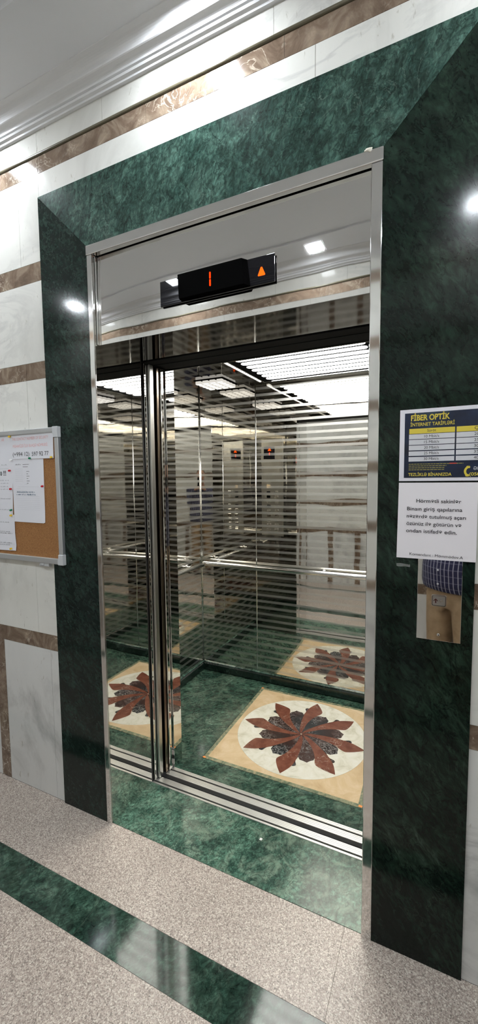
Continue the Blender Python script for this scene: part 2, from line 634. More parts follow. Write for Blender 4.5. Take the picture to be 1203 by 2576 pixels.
# green stone surround
yo = -.007
bm = bmesh.new()
prism_y(bm, [(GL, 0), (.002, 0), (.002, FT - .002), (GL, GT - .001)], yo, .012)
ob('trim_3', bm, M['green_left'], kind='structure')
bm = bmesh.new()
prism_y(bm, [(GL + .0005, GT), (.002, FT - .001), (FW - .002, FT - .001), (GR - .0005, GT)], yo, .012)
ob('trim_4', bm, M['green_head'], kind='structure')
bm = bmesh.new()
prism_y(bm, [(FW - .002, 0), (GR, 0), (GR, GT - .001), (FW - .002, FT - .002)], yo, .012)
ob('trim_5', bm, M['green'], kind='structure')

# ceiling with a shallow tray, and the cornices
bm = bmesh.new()
bx(bm, HX0, HX1, WB, 0, ZC, ZC + .06)
for y0, y1, d in ((-.312, -.298, .006), (-.325, -.312, .012), (-1.422, -1.408, .006), (-1.408, -1.395, .012)):
    bx(bm, HX0, HX1, y0, y1, ZC - d, ZC)
ob('ceiling', bm, M['ceil'], kind='structure')


def cornice(name, s):
    """s = +1 against the elevator wall, -1 against the opposite wall."""
    prof = [(0., ZC), (-.100, ZC), (-.0995, ZC - .003)]
    for i in range(1, 9):
        a = PI / 2 * i / 8
        prof.append((-.098 + .036 * math.sin(a) * .98, ZC - .004 - .034 * (1 - math.cos(a)) * .98))
    prof += [(-.0615, 3.068), (-.058, 3.066)]
    for i in range(1, 7):
        a = PI / 2 * i / 6
        prof.append((-.058 + .026 * math.sin(a), 3.065 - .010 * (1 - math.cos(a))))
    prof += [(-.031, 3.052), (-.024, 3.051), (-.027, 3.046), (-.024, 3.040), (-.014, 3.037), (-.012, 3.031), (0., 3.031)]
    bm = bmesh.new()
    prism_x(bm, [(y if s > 0 else WB - y, z) for y, z in prof], HX0, HX1)
    return ob(name, bm, M['plaster'], kind='structure')


cornice('trim_6', 1)
cornice('trim_7', -1)

# ------------------------------------------------------------------ hall downlights
def downlight(x, y, label):
    t = thing('ceiling_downlight', label, 'ceiling light', (x, y, ZC), 'square downlights in the hall ceiling')
    bm = bmesh.new()
    o_, i_ = .062, .05
    for a in ((x - o_, x + o_, y - o_, y - i_), (x - o_, x + o_, y + i_, y + o_), (x - o_, x - i_, y - i_, y + i_), (x + i_, x + o_, y - i_, y + i_)):
        bx(bm, *a, ZC - .008, ZC - .0005)
    ob('rim', bm, M['lamp_rim'], t)
    ob('diffuser', box(x - i_, x + i_, y - i_, y + i_, ZC - .005, ZC - .001), M['lamp'], t)


where = ['far down the hall', 'beyond the notice board', 'over the notice board corner', 'over the left half of the doorway', 'over the call panel side', 'far along past the notices']
for (x, w) in zip((-1.76, -.61, .54, 1.7, 2.75), ('beyond the cork board', 'above the cork board end of the surround', 'above the middle of the doorway', 'past the call panel', 'at the far end past the notices')):
    downlight(x, -.2, 'square ceiling downlight by the elevator wall, ' + w)
for (x, w) in zip((-1.66, -.61, .517, 1.48, 2.55), ('well beyond the cork board', 'across from the cork board', 'across from the middle of the doorway', 'across from the call panel', 'at the end past the notices')):
    downlight(x, -1.535, 'square ceiling downlight by the opposite wall, ' + w)

# ------------------------------------------------------------------ elevator door frame
fr = thing('elevator_door_frame', 'polished steel door frame with mirror transom set in the green marble surround', 'door frame', (FW / 2, 0, 0))
ob('header_trim', box(0, FW, -.0125, .03, FT - .038, FT), M['steel_trim'], fr, bevel=.0026, seg=3)
bm = bmesh.new()
bx(bm, .002, .0275, -.0105, -.0035, 0, FT - .0385)
ob('jamb_trim', bm, M['steel_trim'], fr, bevel=.0026, seg=3)
bm = bmesh.new()
bx(bm, FW - .034, FW - .002, -.0105, -.0035, 0, FT - .0385)
ob('jamb_trim', bm, M['steel_trim'], fr, bevel=.0026, seg=3)
# reveal panels
ob('reveal_panel', box(XA - .004, XA, -.0032, .285, 0, FT - .039), M['steel_mirror'], fr)
ob('reveal_panel', box(XB, XB + .004, -.0032, .285, 0, FT - .039), M['steel_mirror'], fr)
bm = bmesh.new()
tube(bm, (XA - .001, .2885, 0.001), (XA - .001, .2885, LH), .0042, 10)
ob('reveal_shadow_gap', bm, M['gap'], fr, smooth=True, label='dark strip standing in for the shadow gap behind the reveal')  # shade of the gap behind the reveal, put in as a dark strip
# transom: a slightly warped polished sheet
bm = bmesh.new()
nx, nz = 44, 14
x0, x1, z0, z1 = XA + .0065, XB - .001, LH, FT - .042


def warp(x, z):
    u = max(0., (.46 - x) / .42)
    return .0125 + .02 * u * u * (z - 2.10) ** 1.6


grid = [[bm.verts.new((x0 + (x1 - x0) * i / nx, warp(x0 + (x1 - x0) * i / nx, z0 + (z1 - z0) * k / nz), z0 + (z1 - z0) * k / nz)) for k in range(nz + 1)] for i in range(nx + 1)]
for i in range(nx):
    for k in range(nz):
        bm.faces.new((grid[i][k], grid[i + 1][k], grid[i + 1][k + 1], grid[i][k + 1])).smooth = True
bx(bm, x0, x1, .022, .0235, z0, z1)
ob('transom_panel', bm, M['steel_mirror'], fr)
ob('transom_bead', box(XA + .0015, XA + .0055, .004, .014, LH, FT - .04), M['steel_trim'], fr, bevel=.0026, seg=3)
bm = bmesh.new()
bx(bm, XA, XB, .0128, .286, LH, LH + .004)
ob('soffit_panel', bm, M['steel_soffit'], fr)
ob('track_cover', box(XA - .3, XB + .1, .2875, .352, LH - .004, LH + .16), M['black'], fr, label='black cover over the door track')

# ------------------------------------------------------------------ floor indicator over the door
ind = thing('floor_indicator', 'black floor indicator panel with glowing red 1 and up arrow on the transom', 'display', (.585, .01, 2.197))
ob('back_plate', box(.355, .815, .001, .0075, 2.197, 2.287), M['gloss_black'], ind, bevel=.0008)
bm = bmesh.new()
# wedge-sided housing
f = [(.452, 2.2005), (.712, 2.2005), (.704, 2.2855), (.448, 2.2855)]
bk = [(.449, 2.199), (.728, 2.199), (.716, 2.2875), (.446, 2.2875)]
A = [bm.verts.new((x, -.022, z)) for x, z in f]
B = [bm.verts.new((x, .001, z)) for x, z in bk]
bm.faces.new(A)
bm.faces.new(B[::-1])
for i in range(4):
    bm.faces.new((A[i], B[i], B[(i + 1) % 4], A[(i + 1) % 4]))
ob('display_housing', bm, M['matt_black'], ind, bevel=.001)
bm = bmesh.new()
prism_y(bm, rounded(.5805, .5865, 2.2435, 2.266, .0025), -.0228, -.0218)
prism_y(bm, rounded(.5805, .5865, 2.2185, 2.2415, .0025), -.0228, -.0218)
ob('digit', bm, M['red_led'], ind, label='glowing red digit 1')
bm = bmesh.new()
prism_y(bm, [(.7565, 2.224), (.7795, 2.224), (.7815, 2.2265), (.7705, 2.252), (.7655, 2.252), (.7545, 2.2265)], .0003, .0012)
ob('up_arrow', bm, M['amber_led'], ind, label='glowing amber up arrow')

# ------------------------------------------------------------------ sill and doors
sl = thing('landing_sill', 'ribbed aluminium sill track along the green stone threshold', 'door sill', (.576, .31, 0))


def sill(parent, y0, grooves, x0, x1, name):
    bm = bmesh.new()
    for a, b in grooves:
        z = 0.001
        bx(bm, x0, x1, a, b, -.03, z)
        n = int((b - a) / .008)
        for i in range(n):
            yy = a + (b - a) * (i + .5) / n
            bx(bm, x0, x1, yy - .0028, yy + .0012, z, z + .0009)
    ob(name, bm, M['alu'], parent)


sill(sl, .28, [(.282, .292), (.301, .334)], XA, XB, 'sill_rail')
ob('groove', box(XA, XB, .29, .304, -.03, -.012), M['gap'], sl, label='black door groove')
ld = thing('landing_door', 'telescopic steel landing door slid open behind the reveal', 'elevator door', (-.2, .32, 0))
ob('panel', box(-.55, .039, .2945, .314, .004, LH - .005), M['steel_mirror'], ld, bevel=.002)
ob('panel', box(-.55, .052, .3185, .350, .004, LH - .005), M['steel_brushed'], ld, bevel=.004, seg=3, label='brushed steel leading panel')

# ------------------------------------------------------------------ elevator car
car = thing('elevator_car', 'open mirror-walled elevator car with satin stripes, steel rails and green stone floor', 'elevator', (.6, 1.0, 0))
sill(car, .35, [(.362, .396), (.405, .425)], .058, 1.09, 'car_sill')
ob('sill_gap', box(.03, 1.12, .3345, .362, -.06, -.02), M['gap'], car, label='dark gap between landing and car')
ob('car_sill_groove', box(.058, 1.09, .395, .406, -.03, -.012), M['gap'], car)
ob('car_door_panel', box(-.5, .058, .366, .385, .004, 2.095), M['brown_edge'], car, bevel=.002)
ob('car_door_panel', box(-.5, .066, .389, .418, .004, 2.095), M['steel'], car, bevel=.003)
ob('car_track_cover', box(-.3, 1.3, .353, .438, LH - .006, LH + .16), M['black'], car, label='black cover over the car door track')

bm = bmesh.new()
for a in ((CX0, .166, CY0 - .064, CY1), (.166, 1.035, CY0 - .064, .555), (.166, 1.035, 1.424, CY1), (1.035, CX1, CY0 - .064, CY1)):
    bx(bm, a[0] + .0004, a[1] - .0004, a[2] + .0004, a[3] - .0004, -.03, 0)
bx(bm, .166, 1.035, .555, 1.424, -.03, -.003)
ob('car_floor', bm, M['green_car'], car)

# inlaid medallion
bm = bmesh.new()
mx, my = .602, .992
ob_m = [(.168, .557, 1.033, 1.422)]
x0, y0, x1, y1 = ob_m[0]
bd = .022
for a in ((x0, x1, y0, y0 + bd), (x0, x1, y1 - bd, y1), (x0, x0 + bd, y0 + bd, y1 - bd), (x1 - bd, x1, y0 + bd, y1 - bd)):
    bx(bm, *a, -.003, .0004)
med = ob('floor_medallion', bm, M['border_stone'], car, label='grey-green border of the star medallion')
R = .386
bm = bmesh.new()
N = 96
inner = [bm.verts.new((mx + R * math.cos(2 * PI * i / N), my + R * math.sin(2 * PI * i / N), .0006)) for i in range(N)]
outer = []
hx, hy = (x1 - x0) / 2 - bd, (y1 - y0) / 2 - bd
for i in range(N):
    c, s = math.cos(2 * PI * i / N), math.sin(2 * PI * i / N)
    k = min(hx / abs(c) if abs(c) > 1e-6 else 9, hy / abs(s) if abs(s) > 1e-6 else 9)
    outer.append(bm.verts.new(((x0 + x1) / 2 + k * c, (y0 + y1) / 2 + k * s, .0006)))
for i in range(N):
    bm.faces.new((inner[i], inner[(i + 1) % N], outer[(i + 1) % N], outer[i]))
ob('stone_field', bm, M['beige'], med, label='beige stone square')
bm = bmesh.new()
prism_z(bm, [(mx + (R - .0005) * math.cos(2 * PI * i / N), my + (R - .0005) * math.sin(2 * PI * i / N)) for i in range(N)], -.002, .0007)
ob('stone_disc', bm, M['cream'], med, label='cream stone disc')


def polar(pts, a0):
    return [(mx + r * math.cos(math.radians(a0 + a)), my + r * math.sin(math.radians(a0 + a))) for r, a in pts]


def smooth_poly(pts, sharp=(), n=4):
    out = []
    L = len(pts)
    for i in range(L):
        p0, p1, p2, p3 = (Vector(pts[(i + k - 1) % L]) for k in range(4))
        t1 = Vector((0, 0)) if i in sharp else (p2 - p0) * .5
        t2 = Vector((0, 0)) if (i + 1) % L in sharp else (p3 - p1) * .5
        for k in range(n):
            t = k / n
            out.append(tuple(p1 * (2 * t ** 3 - 3 * t ** 2 + 1) + t1 * (t ** 3 - 2 * t ** 2 + t) + p2 * (-2 * t ** 3 + 3 * t ** 2) + t2 * (t ** 3 - t ** 2)))
    return out


LEAF = [(.006, 0), (.05, 18), (.12, 12), (.19, 11), (.236, 15), (.243, 19), (.257, 24), (.246, 28), (.241, 33), (.205, 39), (.12, 45), (.05, 56), (.006, 70)]
STALK = [(.02, 20), (.12, 21), (.2, 14), (.25, 10), (.283, 11.5), (.296, 9), (.288, 5.5), (.25, 5), (.15, 10), (.02, 10)]
PETAL = [(.375, 0), (.335, -5.3), (.29, -11.2), (.262, -11.8), (.2, -6.5), (.12, -1), (.03, 4), (.003, 60), (.05, 28), (.128, 17), (.2, 12.5), (.258, 9.5), (.305, 6.3), (.345, 2.7)]


def flat(pts, z):
    bm = bmesh.new()
    bm.faces.new([bm.verts.new((x, y, z)) for x, y in pts])
    bmesh.ops.triangulate(bm, faces=bm.faces)
    return bm


for k in range(8):
    ob('dark_leaf', flat(smooth_poly(polar(LEAF, 45 * k), (0, 4, 6, 8, 12)), .0009), M['black_stone'], med, label='black veined stone leaf')
for k in range(8):
    ob('stalk', flat(smooth_poly(polar(STALK, 45 * k)), .0011), M['black_stone'], med)
for k in range(8):
    ob('petal', flat(smooth_poly(polar(PETAL, 45 * k), (0, 7)), .0013), M['rust'], med, label='rust red stone petal')

# walls of the car
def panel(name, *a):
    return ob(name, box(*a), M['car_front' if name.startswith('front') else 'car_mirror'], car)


panel('back_panel', CX0, .086, CY1, CY1 + .012, .062, CZ)
panel('back_panel', .092, 1.108, CY1, CY1 + .012, .062, CZ)
panel('back_panel', 1.114, CX1, CY1, CY1 + .012, .062, CZ)
panel('side_panel', CX0 - .012, CX0, CY0, 1.128, .062, CZ)
panel('side_panel', CX0 - .012, CX0, 1.134, CY1, .062, CZ)
panel('side_panel', CX1, CX1 + .012, CY0, CY1, .062, CZ)
panel('front_panel', CX0, .07, CY0 - .01, CY0, .0, CZ)
panel('front_panel', 1.088, CX1, CY0 - .01, CY0, .0, CZ)
panel('front_header', .07, 1.088, CY0 - .01, CY0, LH, CZ)
for xj in (.089, 1.111):
    bm = bmesh.new()
    tube(bm, (xj, CY1 + .002, .062), (xj, CY1 + .002, CZ), .0048, 10)
    ob('joint_strip', bm, M['chrome'], car, smooth=True)
bm = bmesh.new()
tube(bm, (CX0 - .002, 1.131, .062), (CX0 - .002, 1.131, CZ), .0045, 10)
ob('joint_strip', bm, M['chrome'], car, smooth=True)
for px_ in (CX0 + .003, CX1 - .003):
    bm = bmesh.new()
    tube(bm, (px_, CY1 - .003, .062), (px_, CY1 - .003, CZ), .004, 8)
    ob('corner_strip', bm, M['chrome'], car, smooth=True)
# jambs of the car door
ob('car_jamb', box(.0665, .074, .4195, .4905, 0, LH), M['steel_mirror'], car)
ob('car_jamb', box(1.088, 1.094, .438, .4905, 0, LH), M['steel_mirror'], car)
# skirting
bm = bmesh.new()
bx(bm, CX0, CX1, CY1 - .018, CY1 + .012, 0, .064)
ob('skirting', bm, M['green_dark'], car, bevel=.008, seg=1, label='dark green stone skirting along the back')
for a, b in ((CX0, CX0 + .018), (CX1 - .018, CX1)):
    bm = bmesh.new()
    bx(bm, a, b, CY0, CY1 - .0185, 0, .064)
    ob('skirting', bm, M['green_dark'], car, bevel=.008, seg=1)
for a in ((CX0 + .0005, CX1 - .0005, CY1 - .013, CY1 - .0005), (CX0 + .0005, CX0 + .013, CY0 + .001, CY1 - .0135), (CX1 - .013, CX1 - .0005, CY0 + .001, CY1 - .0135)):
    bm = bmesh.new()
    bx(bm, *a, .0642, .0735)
    ob('skirting_highlight', bm, M['lit_chamfer'], car, bevel=.003, label='pale strip on the skirting, chamfer highlight put into its colour')  # strip added for the bright line where the chamfer catches light
# handrails
bm = bmesh.new()
tube(bm, (CX0 + .05, 1.455, .892), (CX1 - .05, 1.455, .892), .017, 20)
hr = ob('handrail', bm, M['chrome'], car, smooth=True, bevel=.003)
for x in (-.24, .6, 1.44):
    bm = bmesh.new()
    tube(bm, (x, 1.455, .892), (x, CY1, .892), .0075, 10)
    tube(bm, (x, CY1 - .005, .892), (x, CY1, .892), .02, 16)
    ob('bracket', bm, M['chrome'], hr, smooth=True, bevel=.001)
for sx, xw in ((1, CX0), (-1, CX1)):
    bm = bmesh.new()
    xr = xw + sx * .06
    tube(bm, (xr, CY0 + .1, .885), (xr, CY1 - .085, .885), .017, 20)
    hr = ob('handrail', bm, M['chrome'], car, smooth=True, bevel=.003)
    for y in (.7, 1.3):
        bm = bmesh.new()
        tube(bm, (xr, y, .885), (xw, y, .885), .0075, 10)
        tube(bm, (xw + sx * .005, y, .885), (xw, y, .885), .02, 16)
        ob('bracket', bm, M['chrome'], hr, smooth=True, bevel=.001)
# ceiling of the car
ob('car_ceiling', box(CX0 - .01, CX1 + .01, CY0 - .01, CY1 + .01, CZ, CZ + .02), M['car_ceiling'], car)
lb = ob('light_tray', box(.2, 1.0, .52, 1.425, CZ - .006, CZ), M['tray'], car)
for k in range(11):
    y = 1.375 - .0805 * k
    bm = bmesh.new()
    prism_z(bm, rounded(.235, .965, y - .0255, y + .0255, .0235, 4), CZ - .0085, CZ - .0062)
    ob('light_slat', bm, M['tube'], lb, label='bright white light slat')
bm = bmesh.new()
for a in ((.192, .2, .512, 1.433), (1., 1.008, .512, 1.433), (.2, 1., .512, .52), (.2, 1., 1.425, 1.433)):
    bx(bm, *a, CZ - .016, CZ)
ob('tray_frame', bm, M['steel_trim'], lb)
st = ob('led_channel', box(.148, .156, .5, 1.46, CZ - .008, CZ), M['steel_trim'], car)
for k in range(14):
    y = .53 + k * .068
    ob('led', box(.1575, .168, y - .025, y + .025, CZ - .009, CZ - .002), M['led_strip'], st)
# glass block lights in the four corners
for cx_, cy_ in ((-.14, 1.335), (-.14, .7), (1.34, 1.335), (1.34, .7)):
    cl = ob('crystal_light', box(cx_ - .115, cx_ + .115, cy_ - .115, cy_ + .115, CZ - .004, CZ), M['tray'], car)
    for i in range(4):
        for k in range(5):
            u = cx_ + (i - 1.5) * .056
            v = cy_ + (k - 2) * .046
            bm = bmesh.new()
            bx(bm, u - .0215, u + .0215, v - .0155, v + .0155, CZ - .026, CZ - .004)
            for f_ in bm.faces:
                f_.material_index = 0 if abs(f_.calc_center_median().z - (CZ - .026)) < .001 else 1
            ob('glass_block', bm, [M['crystal'], M['crystal_side']], cl, bevel=.004)
# control panel on the inner front wall
cp = ob('control_panel', box(-.29, -.06, CY0, CY0 + .006, .98, 1.93), M['steel_brushed'], car, bevel=.002)
ob('display', box(-.262, -.15, CY0 + .0062, CY0 + .009, 1.74, 1.86), M['gloss_black'], cp, label='black car display')
bm = bmesh.new()
bx(bm, -.206, -.199, CY0 + .0092, CY0 + .0102, 1.775, 1.805)
ob('digit', bm, M['red_led'], cp, label='glowing red digit 1')
bm = bmesh.new()
prism_y(bm, [(-.22, 1.82), (-.185, 1.82), (-.2025, 1.852)], CY0 + .0092, CY0 + .0102)
ob('up_arrow', bm, M['amber_led'], cp, label='glowing amber up arrow')
ob('capacity_label', box(-.232, -.195, CY0 + .0062, CY0 + .0072, 1.455, 1.49), M['beige'], cp)
for i, xb in enumerate((-.212, -.13)):
    for k in range(9):
        zb = 1.41 - k * .046
        bm = bmesh.new()
        prism_y(bm, rounded(xb - .02, xb + .02, zb - .014, zb + .014, .006, 3), CY0 + .0062, CY0 + .010)
        dark = i == 0 and k in (0, 1, 3)
        ob('button', bm, M['matt_black'] if dark else M['steel'], cp, bevel=.002, label='black button' if dark else None)

# ------------------------------------------------------------------ call panel and notices on the right slab
yp = yo
cpl = thing('call_panel', 'mirror steel call button plate under the white letter on green marble', 'call button', (1.33, yp, 1.06))
ob('plate', box(1.271, 1.389, yp - .0032, yp + .0005, 1.062, 1.345), M['steel_mirror'], cpl, bevel=.0008)
bm = bmesh.new()
o_, i_ = rounded(1.3095, 1.3502, 1.1655, 1.2000, .005), rounded(1.3118, 1.348, 1.1678, 1.1977, .0035)
a = [bm.verts.new((x, yp - .0062, z)) for x, z in o_]
b = [bm.verts.new((x, yp - .0062, z)) for x, z in i_]
c = [bm.verts.new((x, yp - .0030, z)) for x, z in o_]
d = [bm.verts.new((x, yp - .0030, z)) for x, z in i_]
n = len(o_)
for i in range(n):
    k = (i + 1) % n
    bm.faces.new((a[i], a[k], b[k], b[i]))
    bm.faces.new((a[i], c[i], c[k], a[k]))
    bm.faces.new((b[i], b[k], d[k], d[i]))
ob('button_ring', bm, M['chrome'], cpl)
bm = bmesh.new()
prism_y(bm, rounded(1.3112, 1.3486, 1.1672, 1.1983, .004), yp - .0036, yp - .003)
ob('button_gap', bm, M['gap'], cpl)
bm = bmesh.new()
prism_y(bm, rounded(1.313, 1.3468, 1.1688, 1.1967, .003), yp - .005, yp - .0033)
btn = ob('button', bm, M['steel_brushed'], cpl, label='brushed steel call button')
bm = bmesh.new()
cxa, cza = 1.3215, 1.1825
ya = yp - .0054
prism_y(bm, [(cxa - .0016, cza - .007), (cxa + .0016, cza - .007), (cxa + .0016, cza + .002), (cxa + .0058, cza - .0022), (cxa + .0058, cza + .0008), (cxa, cza + .0066), (cxa - .0058, cza + .0008), (cxa - .0058, cza - .0022), (cxa - .0016, cza + .002)], ya, yp - .0048)
ob('arrow_mark', bm, plain('dark_red_enamel', (.06, .008, .008), .4), btn, label='dark red up arrow')
bm = bmesh.new()
for (dx, dz) in ((0, 0), (0, -.003), (.0045, 0), (.0045, -.003), (.0025, -.0035), (.007, .0008), (.0072, -.0018)):
    tube(bm, (1.3318 + dx, yp - .005, 1.1845 + dz), (1.3318 + dx, yp - .0062, 1.1845 + dz), .0011, 8)
ob('raised_dot', bm, M['chrome'], btn, label='raised tactile mark')
bm = bmesh.new()
tube(bm, (1.3305, yp - .003, 1.08), (1.3305, yp - .006, 1.08), .0042, 20, .0034)
kh = ob('key_lock', bm, M['chrome'], cpl, smooth=True, bevel=.0006)
bm = bmesh.new()
bx(bm, 1.3298, 1.3312, yp - .0066, yp - .0058, 1.078, 1.082)
ob('keyhole', bm, M['gap'], kh)

# printed letter
lt = thing('letter_notice', 'plain white printed letter on the green marble over the call plate', 'notice', (1.316, yp, 1.304))
yl = yp - .0042
bm = bmesh.new()
nx_, nz_ = 10, 10
gv = [[bm.verts.new((1.2105 + .2105 * i / nx_ + .003 * k / nz_ * (1 - i / nx_), yl - .0012 * math.sin(PI * i / nx_) * (1 - k / nz_), 1.304 + .2255 * k / nz_)) for k in range(nz_ + 1)] for i in range(nx_ + 1)]
for i in range(nx_):
    for k in range(nz_):
        bm.faces.new((gv[i][k], gv[i + 1][k], gv[i + 1][k + 1], gv[i][k + 1]))
ob('sheet', bm, M['letter_paper'], lt, smooth=True)
bm = bmesh.new()
yt = yl - .0016
for body, x0, x1, z in (('Hörmətli sakinlər', 1.2628, 1.3800, 1.4713), ('Binaın giriş qapılarına', 1.2378, 1.3834, 1.4478), ('nəzərdə tutulmuş açarı', 1.2371, 1.3929, 1.4258),
                        ('özünüz ilə götürün və', 1.2369, 1.3822, 1.4040), ('ondan istifadə edin.', 1.2364, 1.3712, 1.3824)):
    add_text(bm, body, x0, x1, z, .0104, yt, .008, -.012)
ob('lettering', bm, M['ink'], lt, label='black printed letter text')
bm = bmesh.new()
add_text(bm, 'Komendant : Məmmədov.A', 1.2472, 1.3886, 1.3138, .0076, yt, 0., -.02)
ob('signature_line', bm, M['ink'], lt, label='black printed signature line')

# tariff poster
po = thing('tariff_poster', 'dark blue and yellow internet tariff poster with white border above the letter', 'poster', (1.36, yp, 1.535))
y1_ = yp - .0048
ob('sheet', box(1.2134, 1.511, y1_, y1_ + .0012, 1.5345, 1.7425), M['poster_white'], po)
y2 = y1_ - .0003
bm = bmesh.new()
add_rule(bm, 1.2268, 1.4975, 1.5438, .188, y2)
ob('blue_print', bm, M['navy'], po, label='dark blue printed field')
y3 = y2 - .0003
bm = bmesh.new()
add_text(bm, 'FİBER OPTİK', 1.2434, 1.3454, 1.7097, .0152, y3, .03)
add_text(bm, 'İNTERNET TARİFLƏRİ', 1.2422, 1.3575, 1.6935, .0095, y3, .012)
add_text(bm, 'TEZLİKLƏ BİNANIZDA', 1.2391, 1.3532, 1.5490, .0085, y3, .012)
# handset symbol
hp = []
for i in range(9):
    a = math.radians(120 + 110 * i / 8)
    hp.append((1.3985 + .0145 * math.cos(a), 1.5605 + .0155 * math.sin(a)))
for i in range(8, -1, -1):
    a = math.radians(120 + 110 * i / 8)
    hp.append((1.3985 + .0088 * math.cos(a), 1.5605 + .0098 * math.sin(a)))
bm.faces.new([bm.verts.new((x, y3, z)) for x, z in hp])
for cx_, cz_ in ((1.3945, 1.5725), (1.3925, 1.5495)):
    bm.faces.new([bm.verts.new((x, y3 - .0001, z)) for x, z in rounded(cx_ - .0048, cx_ + .0048, cz_ - .0032, cz_ + .0032, .0025)])
add_text(bm, '(050', 1.3966 + .001, 1.4235, 1.5485, .0088, y3, .01)
ob('yellow_lettering', bm, M['yellow_print'], po, label='yellow headings and handset symbol')
bm = bmesh.new()
add_rule(bm, 1.2394, 1.3588, 1.6718, .0146, y3)
add_rule(bm, 1.3628, 1.4860, 1.6718, .0146, y3)
ob('yellow_header_bar', bm, M['yellow_print'], po)
bm = bmesh.new()
rows = [(1.6557, 1.6710), (1.6393, 1.6551), (1.6233, 1.6386), (1.6073, 1.6216), (1.5909, 1.6051)]
for a, b in rows:
    add_rule(bm, 1.2390, 1.3589, a + .0006, b - a - .0012, y3)
    add_rule(bm, 1.3627, 1.4860, a + .0006, b - a - .0012, y3)
ob('table_cells', bm, M['white_print'], po, label='white table cells')
bm = bmesh.new()
y4 = y3 - .0003
add_text(bm, 'Sürət', 1.2875, 1.3107, 1.6762, .0072, y4)
add_text(bm, 'Qi', 1.4071, 1.4195, 1.6760, .0080, y4)
for (a, b), t, pr in zip(rows, ('10', '15', '20', '25', '30'), ('20', '25', '30', '35', '40')):
    add_text(bm, t + ' Mbit/s', 1.2800, 1.3188, a + .0042, .0074, y4)
    add_text(bm, pr, 1.4068, 1.4185, a + .0042, .0078, y4)
ob('table_lettering', bm, M['ink'], po)
bm = bmesh.new()
rnd = random.Random(3)
for k, xe in enumerate((1.3826, 1.3400, 1.3350, 1.3340)):
    x = 1.2398
    while x < xe:
        w = rnd.uniform(.004, .009)
        add_rule(bm, x, min(x + w, xe), 1.5825 - k * .0055, .0022, y3)
        x += w + .0014
ob('small_print', bm, M['gold_print'], po, label='dull yellow small print')
bm = bmesh.new()
add_rule(bm, 1.347, 1.3655, 1.5828, .0024, y3 - .0002)
ob('red_small_print', bm, M['red_print'], po)
bm = bmesh.new()
add_text(bm, 'Əla', 1.4075, 1.4245, 1.5645, .0085, y3)
ob('white_lettering', bm, M['white_print'], po)

# clear tape left on the stone
m = NT('clear_tape')
m.set(base=(.8, .85, .82), rough=.08, trans=.6)
m.p.inputs['Alpha'].default_value = .28
bm = bmesh.new()
tv = [(1.2105, 1.2765), (1.2225, 1.2758), (1.236, 1.2772), (1.2492, 1.2760), (1.2488, 1.2836), (1.236, 1.2846), (1.2225, 1.2862), (1.2107, 1.2856)]
vs = [bm.verts.new((x, yo - .0006 - .0012 * (i % 2), z)) for i, (x, z) in enumerate(tv)]
for i in range(3):
    bm.faces.new((vs[i], vs[i + 1], vs[6 - i], vs[7 - i]))
t_ = ob('tape_scrap', bm, m.m, label='small clear strip of sticky tape on green marble beside the call plate', cat='tape')
t_.modifiers.new('thickness', 'SOLIDIFY').thickness = .0003

# plaster blob on the frame corner
bm = bmesh.new()
bmesh.ops.create_icosphere(bm, subdivisions=3, radius=1.)
for v in bm.verts:
    q = v.co.copy()
    k = 1 + .35 * math.sin(7 * q.x + 3 * q.z) * math.cos(5 * q.y + 2 * q.x)
    v.co = Vector((1.1125 + q.x * .0105 * k, -.0125 + q.y * .003, 2.4985 + q.z * .0045 * k - .5 * max(0, q.z * -.008 * (q.x > .1))))
ob('filler_blob', bm, plain('cream_filler', (.72, .68, .58), .7), smooth=True, label='small cream blob of filler on the top edge of the steel frame', cat='filler')

# ------------------------------------------------------------------ cork board
nb = thing('notice_board', 'cork notice board with aluminium rim hung on the white tiled wall', 'notice board', (-.66, 0, 1.165))
BX0, BX1, BZ0, BZ1 = -1.14, -.192, 1.168, 1.783
ob('cork_sheet', box(BX0 + .02, BX1 - .02, -.014, -.004, BZ0 + .02, BZ1 - .02), M['cork'], nb)
ob('backing', box(BX0 + .01, BX1 - .01, -.004, -.0005, BZ0 + .01, BZ1 - .01), M['dark_plastic'], nb)
for a in ((BX0 + .03, BX1 - .03, BZ0, BZ0 + .026), (BX0 + .03, BX1 - .03, BZ1 - .022, BZ1)):
    ob('rim_rail', box(a[0], a[1], -.023, -.001, a[2], a[3]), M['board_alu'], nb, bevel=.003)
for a in ((BX0, BX0 + .022), (BX1 - .024, BX1)):
    ob('rim_rail', box(a[0], a[1], -.023, -.001, BZ0 + .045, BZ1 - .045), M['board_alu'], nb, bevel=.003)
for x in (BX0, BX1):
    for z in (BZ0, BZ1):
        sx, sz = (1 if x == BX0 else -1), (1 if z == BZ0 else -1)
        pts = [(x - sx * .002, z - sz * .002), (x + sx * .031, z - sz * .002), (x + sx * .031, z + sz * .027), (x + sx * .027, z + sz * .030), (x + sx * .026, z + sz * .046), (x - sx * .002, z + sz * .046)]
        bm = bmesh.new()
        prism_y(bm, pts, -.026, -.0005)
        ob('corner_cap', bm, M['grey_plastic'], nb, bevel=.004, seg=3)
bm = bmesh.new()
bx(bm, -.352, -.29, -.018, -.0005, BZ0 - .016, BZ0 + .002)
bx(bm, -.342, -.318, -.022, -.018, BZ0 - .012, BZ0 - .002)
ob('hanging_clip', bm, M['grey_plastic'], nb, bevel=.002, label='pale grey plastic clip under the rim')


def sheet(name, label, cat, outline, y, base):
    t = thing(name, label, cat, base)
    bm = bmesh.new()
    prism_y(bm, outline, y, y + .0004)
    ob('sheet', bm, M['paper'], t)
    return t


